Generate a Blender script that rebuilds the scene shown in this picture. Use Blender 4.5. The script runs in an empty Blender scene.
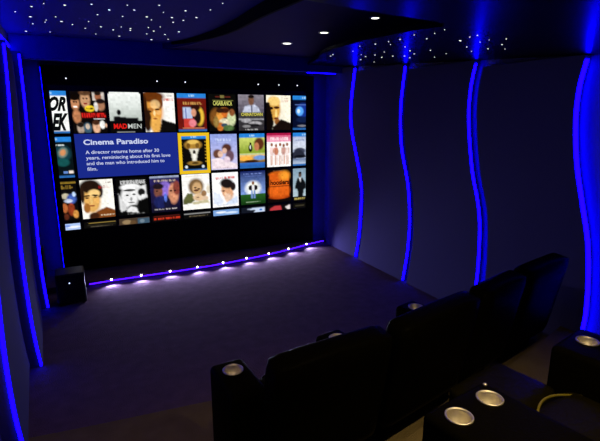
import bpy, bmesh, math, random
import numpy as np
from mathutils import Vector, Matrix
R = math.radians
scene = bpy.context.scene
col = scene.collection
random.seed(7)

# ------------------------------------------------------------------ dimensions
XL, XR = -0.435, 3.561          # side walls
YB, YF = 6.52, -1.6             # screen-end wall, rear wall
XF0, XF1 = -0.27, 3.33          # black screen surround
YS = 6.36                       # screen surround plane
ZC = 2.88                       # star ceiling
PW, RP = 0.4244, 0.5420         # pitch of the poster tiles
GX, GZ = -0.4128, 2.3308        # tile grid origin
YT = 6.342                      # picture surface

# ------------------------------------------------------------------ materials
def lin(c):
    c = c / 255.0
    return c / 12.92 if c <= 0.04045 else ((c + 0.055) / 1.055) ** 2.4
def rgb(t): return (lin(t[0]), lin(t[1]), lin(t[2]), 1.0)

def mat(name, color, rough=0.6, metal=0.0, noise=None, bump=None, spec=0.5, coat=0.0):
    m = bpy.data.materials.new(name); m.use_nodes = True
    nt = m.node_tree; b = nt.nodes['Principled BSDF']
    b.inputs['Base Color'].default_value = (*color, 1)
    b.inputs['Roughness'].default_value = rough
    b.inputs['Metallic'].default_value = metal
    b.inputs['Specular IOR Level'].default_value = spec
    b.inputs['Coat Weight'].default_value = coat
    tc = nt.nodes.new('ShaderNodeTexCoord')
    if noise:
        sc, amt = noise
        n = nt.nodes.new('ShaderNodeTexNoise'); n.inputs['Scale'].default_value = sc
        n.inputs['Detail'].default_value = 6
        nt.links.new(tc.outputs['Object'], n.inputs['Vector'])
        mx = nt.nodes.new('ShaderNodeMix'); mx.data_type = 'RGBA'
        nt.links.new(n.outputs['Fac'], mx.inputs['Factor'])
        mx.inputs['A'].default_value = (*[c * (1 - amt) for c in color], 1)
        mx.inputs['B'].default_value = (*[c * (1 + amt) for c in color], 1)
        nt.links.new(mx.outputs['Result'], b.inputs['Base Color'])
    if bump:
        sc, st, di = bump
        n = nt.nodes.new('ShaderNodeTexNoise'); n.inputs['Scale'].default_value = sc
        n.inputs['Detail'].default_value = 5
        nt.links.new(tc.outputs['Object'], n.inputs['Vector'])
        bp = nt.nodes.new('ShaderNodeBump'); bp.inputs['Strength'].default_value = st
        bp.inputs['Distance'].default_value = di
        nt.links.new(n.outputs['Fac'], bp.inputs['Height'])
        nt.links.new(bp.outputs['Normal'], b.inputs['Normal'])
    return m

def emit(name, color, strength):
    m = bpy.data.materials.new(name); m.use_nodes = True
    nt = m.node_tree; nt.nodes.clear()
    e = nt.nodes.new('ShaderNodeEmission'); o = nt.nodes.new('ShaderNodeOutputMaterial')
    e.inputs['Color'].default_value = (*color, 1); e.inputs['Strength'].default_value = strength
    nt.links.new(e.outputs[0], o.inputs['Surface'])
    return m

M = {
 'carpet':  mat('dark carpet', (0.15, 0.088, 0.135), 0.95, noise=(9, .35), bump=(120, .9, .015), spec=.05),
 'carpet2': mat('platform carpet', (0.19, 0.145, 0.07), 0.95, noise=(9, .25), bump=(220, .6, .01), spec=.05),
 'panel':   mat('wall fabric', (0.075, 0.066, 0.18), 0.9, noise=(60, .08), bump=(400, .3, .004), spec=.05),
 'recess':  mat('recess paint', (0.16, 0.16, 0.17), 0.8, noise=(20, .05)),
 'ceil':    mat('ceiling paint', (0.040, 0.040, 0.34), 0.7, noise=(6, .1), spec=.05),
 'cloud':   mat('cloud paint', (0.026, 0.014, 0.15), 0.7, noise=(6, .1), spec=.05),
 'soffit':  mat('soffit black gloss', (0.0012, 0.0012, 0.0014), 0.3, noise=(8, .2), spec=.018),
 'velvet':  mat('black velvet', (0.004, 0.004, 0.005), 0.9, noise=(40, .3), spec=.1),
 'leather': mat('black leather', (0.0024, 0.002, 0.0005), 0.38, noise=(30, .3), bump=(90, .35, .004), spec=.006),
 'sheen':  mat('painted leather sheen', (0.14, 0.115, 0.012), 0.5, noise=(60, .3), spec=.2),  # warm highlight on the rear seat fold, put into the colour
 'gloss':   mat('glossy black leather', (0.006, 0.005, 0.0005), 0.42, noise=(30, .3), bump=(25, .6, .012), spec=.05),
 'plastic': mat('black plastic', (0.01, 0.01, 0.012), 0.4, noise=(50, .2), spec=.4),
 'grille':  mat('speaker cloth', (0.008, 0.008, 0.01), 0.9, noise=(300, .5), spec=.2),
 'steel':   mat('brushed steel', (0.75, 0.70, 0.6), 0.5, 1.0, noise=(80, .08), bump=(120, .1, .002)),
 'trimw':   mat('light trim ring', (0.5, 0.5, 0.52), 0.5, noise=(40, .05)),
 'blue':    emit('blue led', (0.0010, 0.0001, 1.0), 24.0),
 'bulk':    mat('bulkhead glow tint', (0.02, 0.02, 0.5), 0.7, noise=(6, .1), spec=.05),  # strong blue base puts the LED glow into the bulkhead's colour
 'dimblue': emit('dim blue led', (0.0014, 0.0002, 1.0), 8.0),
 'leftblue': emit('left blue led', (0.0016, 0.0002, 1.0), 13.0),
 'violet':  emit('violet led', (0.035, 0.002, 1.0), 8.0),
 'white':   emit('white led', (0.95, 0.85, 1.0), 14.0),
 'star':    emit('star light', (0.85, 0.88, 1.0), 1.6),
 'down':    emit('downlight glow', (1.0, 0.98, 0.9), 3.5),
 'pilot':   emit('pilot light', (0.45, 0.6, 1.0), 2.5),
}

# picture colours live in a colour attribute (what the projector shows)
pm = bpy.data.materials.new('projected picture'); pm.use_nodes = True
nt = pm.node_tree; nt.nodes.clear()
at_ = nt.nodes.new('ShaderNodeAttribute'); at_.attribute_name = 'picture'
e_ = nt.nodes.new('ShaderNodeEmission'); o_ = nt.nodes.new('ShaderNodeOutputMaterial')
nt.links.new(at_.outputs['Color'], e_.inputs['Color']); nt.links.new(e_.outputs[0], o_.inputs['Surface'])
e_.inputs['Strength'].default_value = 1.1
M['picture'] = pm
_em = {}
def glow(c, s=1.0):
    k = (c, s)
    if k not in _em: _em[k] = emit('picture colour %d' % len(_em), rgb(c)[:3], s)
    return _em[k]

# ------------------------------------------------------------------ helpers
def link(name, me, m=None, parent=None):
    o = bpy.data.objects.new(name, me); col.objects.link(o)
    if m is not None and not me.materials: me.materials.append(m)
    if parent is not None: o.parent = parent
    return o
def obj(name, bm, m, parent=None, smooth=False):
    bmesh.ops.recalc_face_normals(bm, faces=bm.faces)
    me = bpy.data.meshes.new(name); bm.to_mesh(me); bm.free()
    if smooth:
        me.polygons.foreach_set('use_smooth', [True] * len(me.polygons))
    return link(name, me, m, parent)
def tag(o, label=None, cat=None, group=None, kind=None):
    if label: o['label'] = label
    if cat: o['category'] = cat
    if group: o['group'] = group
    if kind: o['kind'] = kind
    return o
def empty(name, loc=(0, 0, 0), rz=0.0):
    o = bpy.data.objects.new(name, None); col.objects.link(o)
    o.location = loc; o.rotation_euler = (0, 0, rz); o.empty_display_size = .1
    return o
def struct(name, bm, m): return tag(obj(name, bm, m), kind='structure')
def box(x0, x1, y0, y1, z0, z1, bev=0.0, seg=3, bm=None):
    bm2 = bmesh.new()
    bmesh.ops.create_cube(bm2, size=1)
    for v in bm2.verts:
        v.co = Vector(((v.co.x + .5) * (x1 - x0) + x0, (v.co.y + .5) * (y1 - y0) + y0, (v.co.z + .5) * (z1 - z0) + z0))
    if bev: bmesh.ops.bevel(bm2, geom=list(bm2.edges), offset=bev, segments=seg, profile=.5, affect='EDGES')
    if bm is None: return bm2
    me = bpy.data.meshes.new('t'); bm2.to_mesh(me); bm2.free(); bm.from_mesh(me); bpy.data.meshes.remove(me)
    return bm
def prism(poly, z0, z1):
    bm = bmesh.new()
    zf0 = z0 if callable(z0) else (lambda x, y: z0)
    zf1 = z1 if callable(z1) else (lambda x, y: z1)
    a = [bm.verts.new((x, y, zf0(x, y))) for x, y in poly]; b = [bm.verts.new((x, y, zf1(x, y))) for x, y in poly]
    bm.faces.new(a); bm.faces.new(b[::-1])
    n = len(poly)
    for i in range(n): bm.faces.new((a[i], a[(i + 1) % n], b[(i + 1) % n], b[i]))
    return bm
def lathe(prof, seg=40, c=(0, 0, 0)):
    bm = bmesh.new(); rings = []
    for r, z in prof:
        rings.append([bm.verts.new((c[0] + r * math.cos(2 * math.pi * k / seg), c[1] + r * math.sin(2 * math.pi * k / seg), c[2] + z)) for k in range(seg)])
    for a, b in zip(rings, rings[1:]):
        for k in range(seg): bm.faces.new((a[k], a[(k + 1) % seg], b[(k + 1) % seg], b[k]))
    return bm, rings
def tube(pts, r, seg=10):
    bm = bmesh.new(); rings = []
    pts = [Vector(q) for q in pts]
    for i, q in enumerate(pts):
        d = (pts[min(i + 1, len(pts) - 1)] - pts[max(i - 1, 0)]).normalized()
        u = d.cross(Vector((0, 0, 1)));
        if u.length < .1: u = d.cross(Vector((1, 0, 0)))
        u.normalize(); w = d.cross(u)
        rings.append([bm.verts.new(q + r * (math.cos(2 * math.pi * k / seg) * u + math.sin(2 * math.pi * k / seg) * w)) for k in range(seg)])
    for a, b in zip(rings, rings[1:]):
        for k in range(seg): bm.faces.new((a[k], a[(k + 1) % seg], b[(k + 1) % seg], b[k]))
    bm.faces.new(rings[0]); bm.faces.new(rings[-1][::-1])
    return bm
def spline(pts, n):
    """smooth interpolation of (t, value) knots sampled n times"""
    pts = sorted(pts); ts = [p[0] for p in pts]; vs = [p[1] for p in pts]
    k = len(pts); ms = []
    for i in range(k):
        a, b = max(i - 1, 0), min(i + 1, k - 1)
        ms.append((vs[b] - vs[a]) / (ts[b] - ts[a]))
    def f(t):
        if t <= ts[0]: return vs[0] + ms[0] * (t - ts[0])
        if t >= ts[-1]: return vs[-1] + ms[-1] * (t - ts[-1])
        i = max(j for j in range(k - 1) if ts[j] <= t)
        h = ts[i + 1] - ts[i]; s = (t - ts[i]) / h
        return ((2*s**3 - 3*s**2 + 1) * vs[i] + (s**3 - 2*s**2 + s) * h * ms[i] + (-2*s**3 + 3*s**2) * vs[i+1] + (s**3 - s**2) * h * ms[i+1])
    return f
def subsurf(o, lv=2):
    md = o.modifiers.new('s', 'SUBSURF'); md.levels = lv; md.render_levels = lv
    bake(o)
def bake(o):
    dg = bpy.context.evaluated_depsgraph_get(); dg.update()
    me = bpy.data.meshes.new_from_object(o.evaluated_get(dg))
    o.modifiers.clear(); o.data = me
    me.polygons.foreach_set('use_smooth', [True] * len(me.polygons))
def smooth_angle(o, ang=35):
    me = o.data
    me.polygons.foreach_set('use_smooth', [True] * len(me.polygons))
    bm = bmesh.new(); bm.from_mesh(me)
    for e in bm.edges:
        if len(e.link_faces) == 2 and e.calc_face_angle(0) > R(ang): e.smooth = False
    bm.to_mesh(me); bm.free()

# ------------------------------------------------------------------ room shell
struct('floor', box(XL - .2, XR + .2, YF - .1, YB + .1, -.1, 0), M['carpet'])
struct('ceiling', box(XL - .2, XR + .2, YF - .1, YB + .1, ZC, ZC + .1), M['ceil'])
struct('wall_left', box(XL - .2, XL - .08, YF - .1, YB + .1, 0, ZC), M['recess'])
struct('wall_right', box(XR + .08, XR + .2, YF - .1, YB + .1, 0, ZC), M['recess'])
struct('wall_front', box(XL - .08, XR + .08, YB, YB + .1, 0, ZC), M['recess'])
struct('wall_rear', box(XL - .08, XR + .08, YF - .1, YF, 0, ZC), M['recess'])
# bulkhead over the screen
struct('trim_1', box(XL - .08, XR + .08, 5.90, 6.02, 2.635, ZC, .008, 2), M['bulk'])
# dropped ceiling wave with the downlights
cl = [(1.06, 5.90), (1.16, 5.72), (1.27, 5.45), (1.34, 5.14), (1.39, 4.81), (1.415, 4.45), (1.42, 4.1), (1.412, 3.8), (1.406, 3.54), (1.412, 3.3), (1.43, 3.1), (1.45, 2.7), (1.40, 2.2), (1.3, 1.75), (3.5, 1.75), (3.6, 5.90)]
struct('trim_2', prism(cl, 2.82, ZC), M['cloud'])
# black fascia hiding the edge of the wave
fe = [(x, y) for x, y in cl[:14] if y <= 5.75]
fz = spline([(1.75, 2.775), (3.3, 2.775), (4.2, 2.785), (5.0, 2.815), (5.72, 2.85)], 0)
bm = bmesh.new()
rows = []
for x, y in fe:
    rows.append([bm.verts.new(c) for c in ((x - .004, y, ZC - .001), (x - .004, y, fz(y)), (x - .03, y, fz(y)), (x - .03, y, ZC - .001))])
for r0, r1 in zip(rows, rows[1:]):
    for j in range(4): bm.faces.new((r0[j], r0[(j + 1) % 4], r1[(j + 1) % 4], r1[j]))
bm.faces.new(rows[0]); bm.faces.new(rows[-1][::-1])
struct('trim_8', bm, M['velvet'])
# low black soffit with its swooping edge, rising gently towards the screen
zs = lambda x, y: 2.50 + (min(y, 6.2) - 2.36) * .064
ed = [(3.0, 5.895), (2.72, 5.2), (2.42, 4.5), (2.20, 4.05), (2.059, 3.708), (1.93, 3.3), (1.824, 2.923), (1.74, 2.55), (1.684, 2.18), (1.665, 2.02), (1.672, 1.92), (1.675, 1.84), (1.62, 1.765), (1.50, 1.722), (1.35, 1.70), (1.192, 1.682), (.805, 1.603), (.4, 1.5), (0, 1.35), (-.35, 1.15), (XL, 1.1)]
so = ed + [(XL, YF), (XR + .08, YF), (XR + .08, 5.895)]
bm = prism(so, zs, lambda x, y: zs(x, y) + .03); bmesh.ops.triangulate(bm, faces=[f for f in bm.faces if len(f.verts) > 4])
struct('trim_3', bm, M['soffit'])

# low stage under the screen with a bowed front edge
SE = [(XL - .05, 5.83), (-.2, 5.84), (.25, 5.87), (.603, 5.872), (.965, 5.872), (1.325, 5.882), (1.69, 5.91), (2.052, 5.96), (2.42, 6.03), (2.783, 6.125), (3.15, 6.24), (3.42, 6.32), (XR + .01, 6.35)]
sf = spline(SE, 0)
xs = [XL - .05 + (XR - XL + .05) * i / 60 for i in range(61)]
struct('trim_4', prism([(x, sf(x)) for x in xs] + [(XR, YB), (XL - .05, YB)], 0, .045), M['carpet'])
bm = prism([(x, sf(x) - .012) for x in xs] + [(XR, YB), (XL - .05, YB)], .0455, .07)
struct('trim_5', bm, M['carpet'])
# seating platforms
PE = [(XL - .05, 2.868), (-.028, 2.812), (.526, 2.756), (.679, 2.742), (1.5, 2.78), (2.4, 2.95), (XR, 3.25)]
pf = spline(PE, 0)
struct('trim_6', prism([(x, pf(x)) for x in xs] + [(XR, YF), (XL - .05, YF)], 0, .15), M['carpet2'])
P2 = spline([(XL, 1.60), (.63, 1.62), (1.3, 1.68), (2.0, 1.83), (2.68, 2.00), (XR, 2.24)], 0)
struct('trim_7', prism([(x, P2(x)) for x in xs] + [(XR, YF), (XL - .05, YF)], .1505, .30), M['carpet2'])

# ------------------------------------------------------------------ wavy wall panels and coves
def zmax(x, y):                 # underside of whatever is overhead at the wall
    return zs(x, y)
WAVE = [(0, -.11), (.4, -.20), (.66, -.235), (.85, -.245), (1.07, -.23), (1.3, -.15), (1.56, -.045), (1.66, -.01), (1.85, .05), (2.05, .075), (2.3, .07), (2.5, .04), (2.71, 0)]
S = {}
S['R1'] = [(0.03, 5.45), (.3, 5.39), (.656, 5.355), (1.074, 5.365), (1.565, 5.542), (1.8, 5.64), (2.05, 5.69), (2.297, 5.673), (2.707, 5.60)]
S['R2'] = [(0.03, 4.351), (.4, 4.295), (.778, 4.285), (1.213, 4.35), (1.632, 4.50), (1.907, 4.55), (2.212, 4.56), (2.60, 4.515)]
S['R3'] = [(0, 3.26), (.338, 3.195), (.848, 3.205), (1.148, 3.253), (1.506, 3.375), (2.008, 3.475), (2.311, 3.481), (2.56, 3.436)]
S['R4'] = [(0, 2.14), (.334, 2.079), (.612, 2.08), (1.035, 2.135), (1.363, 2.228), (1.658, 2.312), (1.992, 2.369), (2.254, 2.376), (2.5, 2.338)]
S['R5'] = [(z, y - 1.12) for z, y in S['R4']]
S['L1'] = [(0, 4.04), (.25, 3.90), (.544, 3.795), (1.02, 3.775), (1.293, 3.865), (1.65, 4.06), (1.972, 4.236), (2.3, 4.42), (2.62, 4.52)]
S['L2'] = [(0, 5.36), (.341, 5.20), (.65, 5.17), (.989, 5.28), (1.4, 5.47), (1.947, 5.70), (2.3, 5.82), (2.65, 5.86)]
S['L0'] = [(0, 2.85), (.273, 2.669), (.588, 2.577), (.954, 2.589), (1.3, 2.70), (1.7, 2.87), (2.1, 2.98), (2.5, 3.02)]
S['Lm'] = [(z, y - 1.2) for z, y in S['L0']]
NZ = 44
def panel(name, side, near, far, xf, xb, z0f, ztf):
    """wall panel between two wavy edges; xf room face, xb back face"""
    bm = bmesh.new(); rows = []
    for i in range(NZ + 1):
        t = i / NZ
        z = z0f + (ztf - z0f) * t
        a, b = near(z), far(z)
        sg = 1 if side == 'R' else -1
        cs = 5; row = []
        for j in range(cs + 1):
            y = a + (b - a) * j / cs
            row.append(bm.verts.new((xf if side == 'R' else xf + .02 - .066 * j / cs, y, z)))
        row.append(bm.verts.new((xb, b, z))); row.append(bm.verts.new((xb, a, z)))
        rows.append(row)
    n = len(rows[0])
    for r0, r1 in zip(rows, rows[1:]):
        for j in range(n): bm.faces.new((r0[j], r0[(j + 1) % n], r1[(j + 1) % n], r1[j]))
    bm.faces.new(rows[0]); bm.faces.new(rows[-1][::-1])
    o = obj(name, bm, M['panel']); smooth_angle(o, 30)
    return o
def ribbon(edge, xf, xb, z0, z1, th=.006, off=.001):
    """thin led strip fixed on the near edge face of a panel"""
    bm = bmesh.new(); rows = []
    for i in range(NZ + 1):
        z = z0 + (z1 - z0) * i / NZ; y = edge(z) - off
        rows.append([bm.verts.new(c) for c in ((xf, y, z), (xb, y, z), (xb, y - th, z), (xf, y - th, z))])
    for r0, r1 in zip(rows, rows[1:]):
        for j in range(4): bm.faces.new((r0[j], r0[(j + 1) % 4], r1[(j + 1) % 4], r1[j]))
    bm.faces.new(rows[0]); bm.faces.new(rows[-1][::-1])
    return bm
def const(v): return lambda z: v
f = {k: spline(v, 0) for k, v in S.items()}
shift = lambda g, d: (lambda z: g(z) - d)
GAP = {'R1': .10, 'R2': .10, 'R3': .125, 'R4': .22, 'R5': .2, 'L1': .13, 'L2': .12, 'L0': .13, 'Lm': .13}
def wall_run(side, keys, yfar, lab):
    # keys ordered far -> near; each key is a cove whose far edge carries the light
    X0, X1 = (XR, XR + .079) if side == 'R' else (XL, XL - .079)
    far = const(yfar)
    for i, k in enumerate(keys + [None]):
        near = f[k] if k else const(YF)
        ymid = (near(1.3) + far(1.3)) / 2
        top = zs(0, min(near(2.6), 5.6)) - .003
        if far(1) > 5.95: top = zs(0, 5.6) - .003
        z0 = 0.0 if ymid > 3.0 else (.151 if ymid > 2.1 else .301)
        z0 = .002 + (.0 if near(.1) > 3.1 else .15 if near(.1) > 2.1 else .30)
        o = panel('trim_%d' % (10 + i + (0 if side == 'R' else 10)), side, near, far, X0, X1, z0, top)
        tag(o, kind='structure')
        if k:
            o = obj('cove_light', ribbon(near, X0 + (.010 if side == 'R' else .017), X0 + ((.038, .034, .036, .055)[i] if side == 'R' else (-.003, 0.0, 0.0)[i]), z0 + .01, top - .03), M['blue' if side == 'R' else 'leftblue'])
            tag(o, lab[i], 'light strip', 'wavy blue light strips on the side walls')
            far = shift(near, GAP[k])
wall_run('R', ['R1', 'R2', 'R3', 'R4'], 6.30, [
  'wavy blue light strip on the right wall, closest to the screen',
  'wavy blue light strip on the right wall, second from the screen',
  'wavy violet-blue light strip on the right wall, third from the screen',
  'broad wavy blue light strip at the right edge, nearest the cup holders'])
wall_run('L', ['L2', 'L1', 'L0'], 6.20, [
  'blue light strip on the left wall, ending beside the subwoofer',
  'blue light strip on the left wall between the subwoofer strip and the bottom-left one',
  'bright blue light strip low on the left wall at the left edge'])

for cx, lab in ((XF1 + .001, 'straight blue light strip in the far right corner behind the screen edge'), (XF0 - .005, 'straight blue light strip in the far left corner behind the screen edge')):
    o = obj('corner_light', box(cx, cx + .002, YS + .03, YS + .07, .08, 2.6), M['dimblue'])
    tag(o, lab, 'light strip')
tag(obj('cove_light', box(XL - .078, XL - .068, 3.3, 5.88, 2.735, 2.760), M['leftblue']), 'added straight blue light strip on the ledge along the top of the left wall', 'light strip')  # added to throw blue onto the ceiling and bulkhead
tag(obj('cove_light', box(3.05, 3.50, 5.985, 6.012, 2.628, 2.634), M['leftblue']), 'short added blue light strip under the right end of the bulkhead over the screen', 'light strip')  # added to wash blue over the top of the right wall
# ------------------------------------------------------------------ screen surround, screen
def rel(o, p): o.parent = p; o.matrix_parent_inverse = Matrix.Translation(-Vector(p.location)); return o
fr = obj('screen_wall', box(XF0, XF1, YS, YB - .02, .071, 2.62, .006, 2), M['velvet'])
tag(fr, 'black velvet wall section behind and around the glowing movie screen', 'screen wall')
scr = empty('projection_screen', (1.49, YS, .60))
for a in ((XF0, XF1, YS - .03, YS - .001, 2.40, 2.62), (XF0, XF1, YS - .03, YS - .001, .071, .60), (XF0, -.225, YS - .03, YS - .001, .601, 2.399), (3.20, XF1, YS - .03, YS - .001, .601, 2.399)):
    rel(obj('frame_border', box(*a, .004, 2), M['velvet']), scr)
tag(scr, 'large screen showing rows of film posters and a blue info box', 'screen')
rel(obj('screen_panel', box(-.224, 3.199, YT + .002, YS - .0015, .602, 2.398), M['plastic']), scr)

# --- painter for the picture tiles
def hexc(c): return np.array([lin(v) for v in c])
class Art:
    def __init__(s, bg, W=40, H=54):
        s.W, s.H = W, H
        u = (np.arange(W) / (W - 1))[None, :]; v = (np.arange(H) / (H - 1))[:, None]
        s.u = np.repeat(u, H, 0); s.v = np.repeat(v, W, 1)
        s.a = np.zeros((H, W, 3)); s.a[:] = hexc(bg)
    def mix(s, m, c): s.a = s.a * (1 - m[..., None]) + hexc(c) * m[..., None]; return s
    def r(s, x0, y0, x1, y1, c, a=1.0):
        e = .012
        m = np.clip((s.u - x0) / e + .5, 0, 1) * np.clip((x1 - s.u) / e + .5, 0, 1) * np.clip((s.v - y0) / e + .5, 0, 1) * np.clip((y1 - s.v) / e + .5, 0, 1)
        return s.mix(m * a, c)
    def e(s, cx, cy, rx, ry, c, rot=0, soft=.36, a=1.0):
        k = 1.3
        x = s.u - cx; y = (s.v - cy) * k; ca, sa = math.cos(R(rot)), math.sin(R(rot))
        X = (x * ca + y * sa) / rx; Y = (-x * sa + y * ca) / (ry * k)
        d = np.sqrt(X * X + Y * Y)
        return s.mix(np.clip((1 - d) / soft + .5, 0, 1) * a, c)
    def p(s, pts, c, a=1.0):
        m = np.zeros_like(s.u, bool); n = len(pts)
        for i in range(n):
            x1, y1 = pts[i]; x2, y2 = pts[(i + 1) % n]
            if y1 == y2: continue
            cond = ((y1 > s.v) != (y2 > s.v)) & (s.u < (x2 - x1) * (s.v - y1) / (y2 - y1) + x1)
            m ^= cond
        m = m.astype(float)
        q = np.pad(m, 1, mode='edge'); m = (q[1:-1, 1:-1] * 2 + q[:-2, 1:-1] + q[2:, 1:-1] + q[1:-1, :-2] + q[1:-1, 2:]) / 6
        return s.mix(m * a, c)
    def g(s, y0, y1, c0, c1):
        t = np.clip((s.v - y0) / (y1 - y0), 0, 1)[..., None]; m = ((s.v >= y0) & (s.v <= y1))[..., None]
        s.a = np.where(m, hexc(c0) * (1 - t) + hexc(c1) * t, s.a); return s
    def t(s, x0, x1, y, h, c, n=8, seed=1):
        """unreadable small lettering: a row of strokes"""
        rr = random.Random(seed); w = (x1 - x0) / n
        for i in range(n):
            a = x0 + i * w
            s.r(a + w * .08, y - h / 2, a + w * (.3 + .15 * rr.random()), y + h / 2, c, .95)
            s.r(a + w * .08, y - h / 2 * rr.choice((1, -.2)), a + w * .85, y - h / 2 * rr.choice((.55, -.7)) , c, .8)
            s.r(a + w * .55, y - h / 2 * rr.choice((1, .2)), a + w * .82, y + h / 2 * rr.choice((1, .1)), c, .85)
        return s
    def noise(s, amt=.15, seed=3):
        rr = np.random.RandomState(seed); n = rr.rand(s.H // 3 + 2, s.W // 3 + 2)
        n = np.kron(n, np.ones((3, 3)))[:s.H, :s.W]
        s.a = s.a * (1 - amt + 2 * amt * n[..., None]); return s
BLU = (38, 128, 215); DB = (40, 100, 170)
def band(A, top=True, bot=True):
    if top: A.r(-1, -1, 2, .115, BLU).t(.40, .60, .06, .05, (170, 215, 250), 3, 9)
    if bot: A.r(-1, .945, 2, 2, DB)
    return A
SK = (225, 170, 110)
T = {}
# top row
A = Art((240, 242, 240)); band(A); T[0, 0] = A
A = Art((12, 8, 8), 46, 54)
A.e(.12, .28, .12, .17, (190, 130, 90)).e(.12, .15, .14, .07, (15, 8, 5)).e(.09, .25, .03, .02, (30, 15, 10)).e(.16, .25, .03, .02, (30, 15, 10)).e(.12, .37, .06, .02, (250, 240, 230))
A.e(.14, .6, .12, .16, (185, 120, 80)).e(.42, .2, .14, .19, (200, 150, 110)).e(.42, .04, .17, .06, (90, 60, 40)).e(.37, .17, .03, .02, (40, 20, 15)).e(.47, .17, .03, .02, (40, 20, 15)).e(.42, .29, .06, .02, (140, 40, 35))
A.r(.63, .02, .98, .22, (205, 195, 185)).e(.8, .12, .1, .11, (150, 90, 60)).e(.8, .04, .1, .05, (30, 20, 15)).e(.86, .33, .12, .13, (165, 115, 85)).e(.86, .23, .13, .06, (30, 20, 20)).e(.72, .36, .06, .11, (225, 220, 215))
A.e(.53, .41, .14, .075, (240, 205, 40)).t(.43, .63, .41, .05, (70, 40, 10), 5, 3)
A.r(.26, .5, 1.0, .64, (60, 8, 8)).t(.27, .99, .57, .11, (225, 35, 30), 11, 4).r(.62, .655, .95, .67, (230, 230, 230))
A.e(.22, .88, .11, .13, (170, 150, 135)).e(.22, .8, .1, .06, (30, 22, 20)).e(.42, .88, .12, .13, (60, 90, 110)).e(.42, .84, .06, .07, (210, 190, 170)).e(.68, .86, .11, .15, (225, 175, 140)).e(.68, .75, .11, .06, (70, 40, 25)).e(.86, .8, .08, .1, (235, 235, 230)).e(.97, .82, .04, .05, (215, 170, 140)).noise(.2)
T[0, 1] = A
A = Art((235, 240, 236)).g(0, .72, (242, 246, 242), (176, 186, 178)).r(-1, .71, 2, 2, (8, 8, 8)).p([(.13, .6), (.3, .6), (.55, .63), (.88, .64), (.9, .72), (.95, .74), (.1, .74)], (10, 10, 12)).e(.29, .5, .065, .07, (12, 12, 14)).e(.0, 0, .05, .05, (10, 10, 10)).e(1, 0, .05, .04, (10, 10, 10)).r(.2, .985, .75, 1.1, (190, 190, 190))
T[0, 2] = A
A = Art((248, 246, 240)).e(.3, .45, .3, .42, (222, 150, 60)).e(.25, .1, .42, .14, (100, 48, 12)).e(.5, .25, .12, .16, (110, 55, 15)).e(.02, .35, .08, .3, (60, 28, 8)).e(.36, .3, .16, .12, (246, 205, 140), a=.7).e(.46, .5, .08, .06, (240, 190, 120), a=.6).e(.2, .43, .1, .05, (150, 90, 40), a=.7).e(.16, .48, .07, .03, (60, 30, 10)).e(.42, .42, .08, .025, (70, 35, 10)).e(.32, .52, .04, .07, (255, 225, 160)).e(.08, .7, .13, .3, (40, 20, 10)).e(.35, .82, .18, .24, (230, 170, 80)).p([(.55, .66), (.7, .72), (1.1, .8), (1.1, 1.1), (.4, 1.1), (.5, .85)], (12, 10, 10)).e(.34, .66, .07, .02, (150, 70, 30)).t(.64, .97, .17, .07, (200, 40, 30), 7, 5).t(.75, .95, .07, .02, (90, 80, 80), 7, 6).noise(.08)
T[0, 3] = A
A = Art((105, 22, 14)); A.r(.16, .34, .9, .9, (60, 15, 20)).r(.18, .36, .5, .66, (180, 195, 225)).r(.26, .38, .3, .9, (40, 60, 150)).r(.2, .66, .55, .9, (200, 60, 50)).e(.75, .6, .16, .24, (235, 190, 60)).e(.62, .36, .17, .1, (45, 15, 12)).e(.68, .62, .12, .2, (25, 15, 15)).e(.55, .5, .09, .1, (215, 150, 120)).e(.5, .78, .13, .1, (230, 130, 140)).t(.18, .86, .26, .07, (205, 150, 80), 9, 7).r(.15, .9, .92, .925, (200, 120, 80)); band(A)
T[0, 4] = A
A = Art((10, 10, 8)); A.e(.25, .62, .22, .24, (130, 80, 30), a=.8).e(.42, .56, .15, .2, (225, 150, 60), 30).e(.6, .5, .15, .13, (215, 110, 40)).e(.58, .44, .17, .07, (70, 30, 15)).e(.4, .44, .14, .07, (50, 25, 15)).e(.82, .66, .16, .2, (205, 215, 165)).e(.85, .5, .1, .1, (130, 75, 40)).e(.55, .78, .2, .12, (235, 225, 190)).e(.4, .88, .12, .12, (200, 110, 40)).e(.55, .84, .12, .05, (60, 80, 100)).e(.7, .92, .2, .08, (80, 110, 60)).e(.25, .75, .1, .15, (150, 120, 60)).r(.25, .06, .8, .085, (110, 40, 30)).r(.42, .03, .58, .1, (120, 110, 60)).r(.15, .16, .9, .175, (120, 120, 60)).noise(.2)
T[0, 5] = A
A = Art((120, 112, 125)); A.g(0, .5, (135, 128, 140), (85, 80, 95)).g(.5, 1, (60, 58, 62), (45, 42, 45)).p([(.15, .5), (.25, .32), (.45, .28), (.65, .28), (.8, .36), (.85, .5)], (190, 195, 215)).e(.5, .15, .11, .15, (120, 82, 62)).e(.5, .05, .12, .05, (25, 18, 18)).r(.49, .3, .54, .5, (60, 60, 85)).r(.08, .49, .95, .59, (75, 75, 45)).r(.0, .66, 1, .7, (150, 150, 155)).e(.3, .72, .2, .06, (160, 158, 162)).e(.65, .8, .25, .06, (175, 172, 176)).e(.55, .85, .3, .04, (25, 25, 28)).e(.3, .88, .16, .04, (140, 138, 140)).t(.25, .75, .97, .03, (200, 200, 200), 8, 8).noise(.2)
T[0, 6] = A
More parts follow.
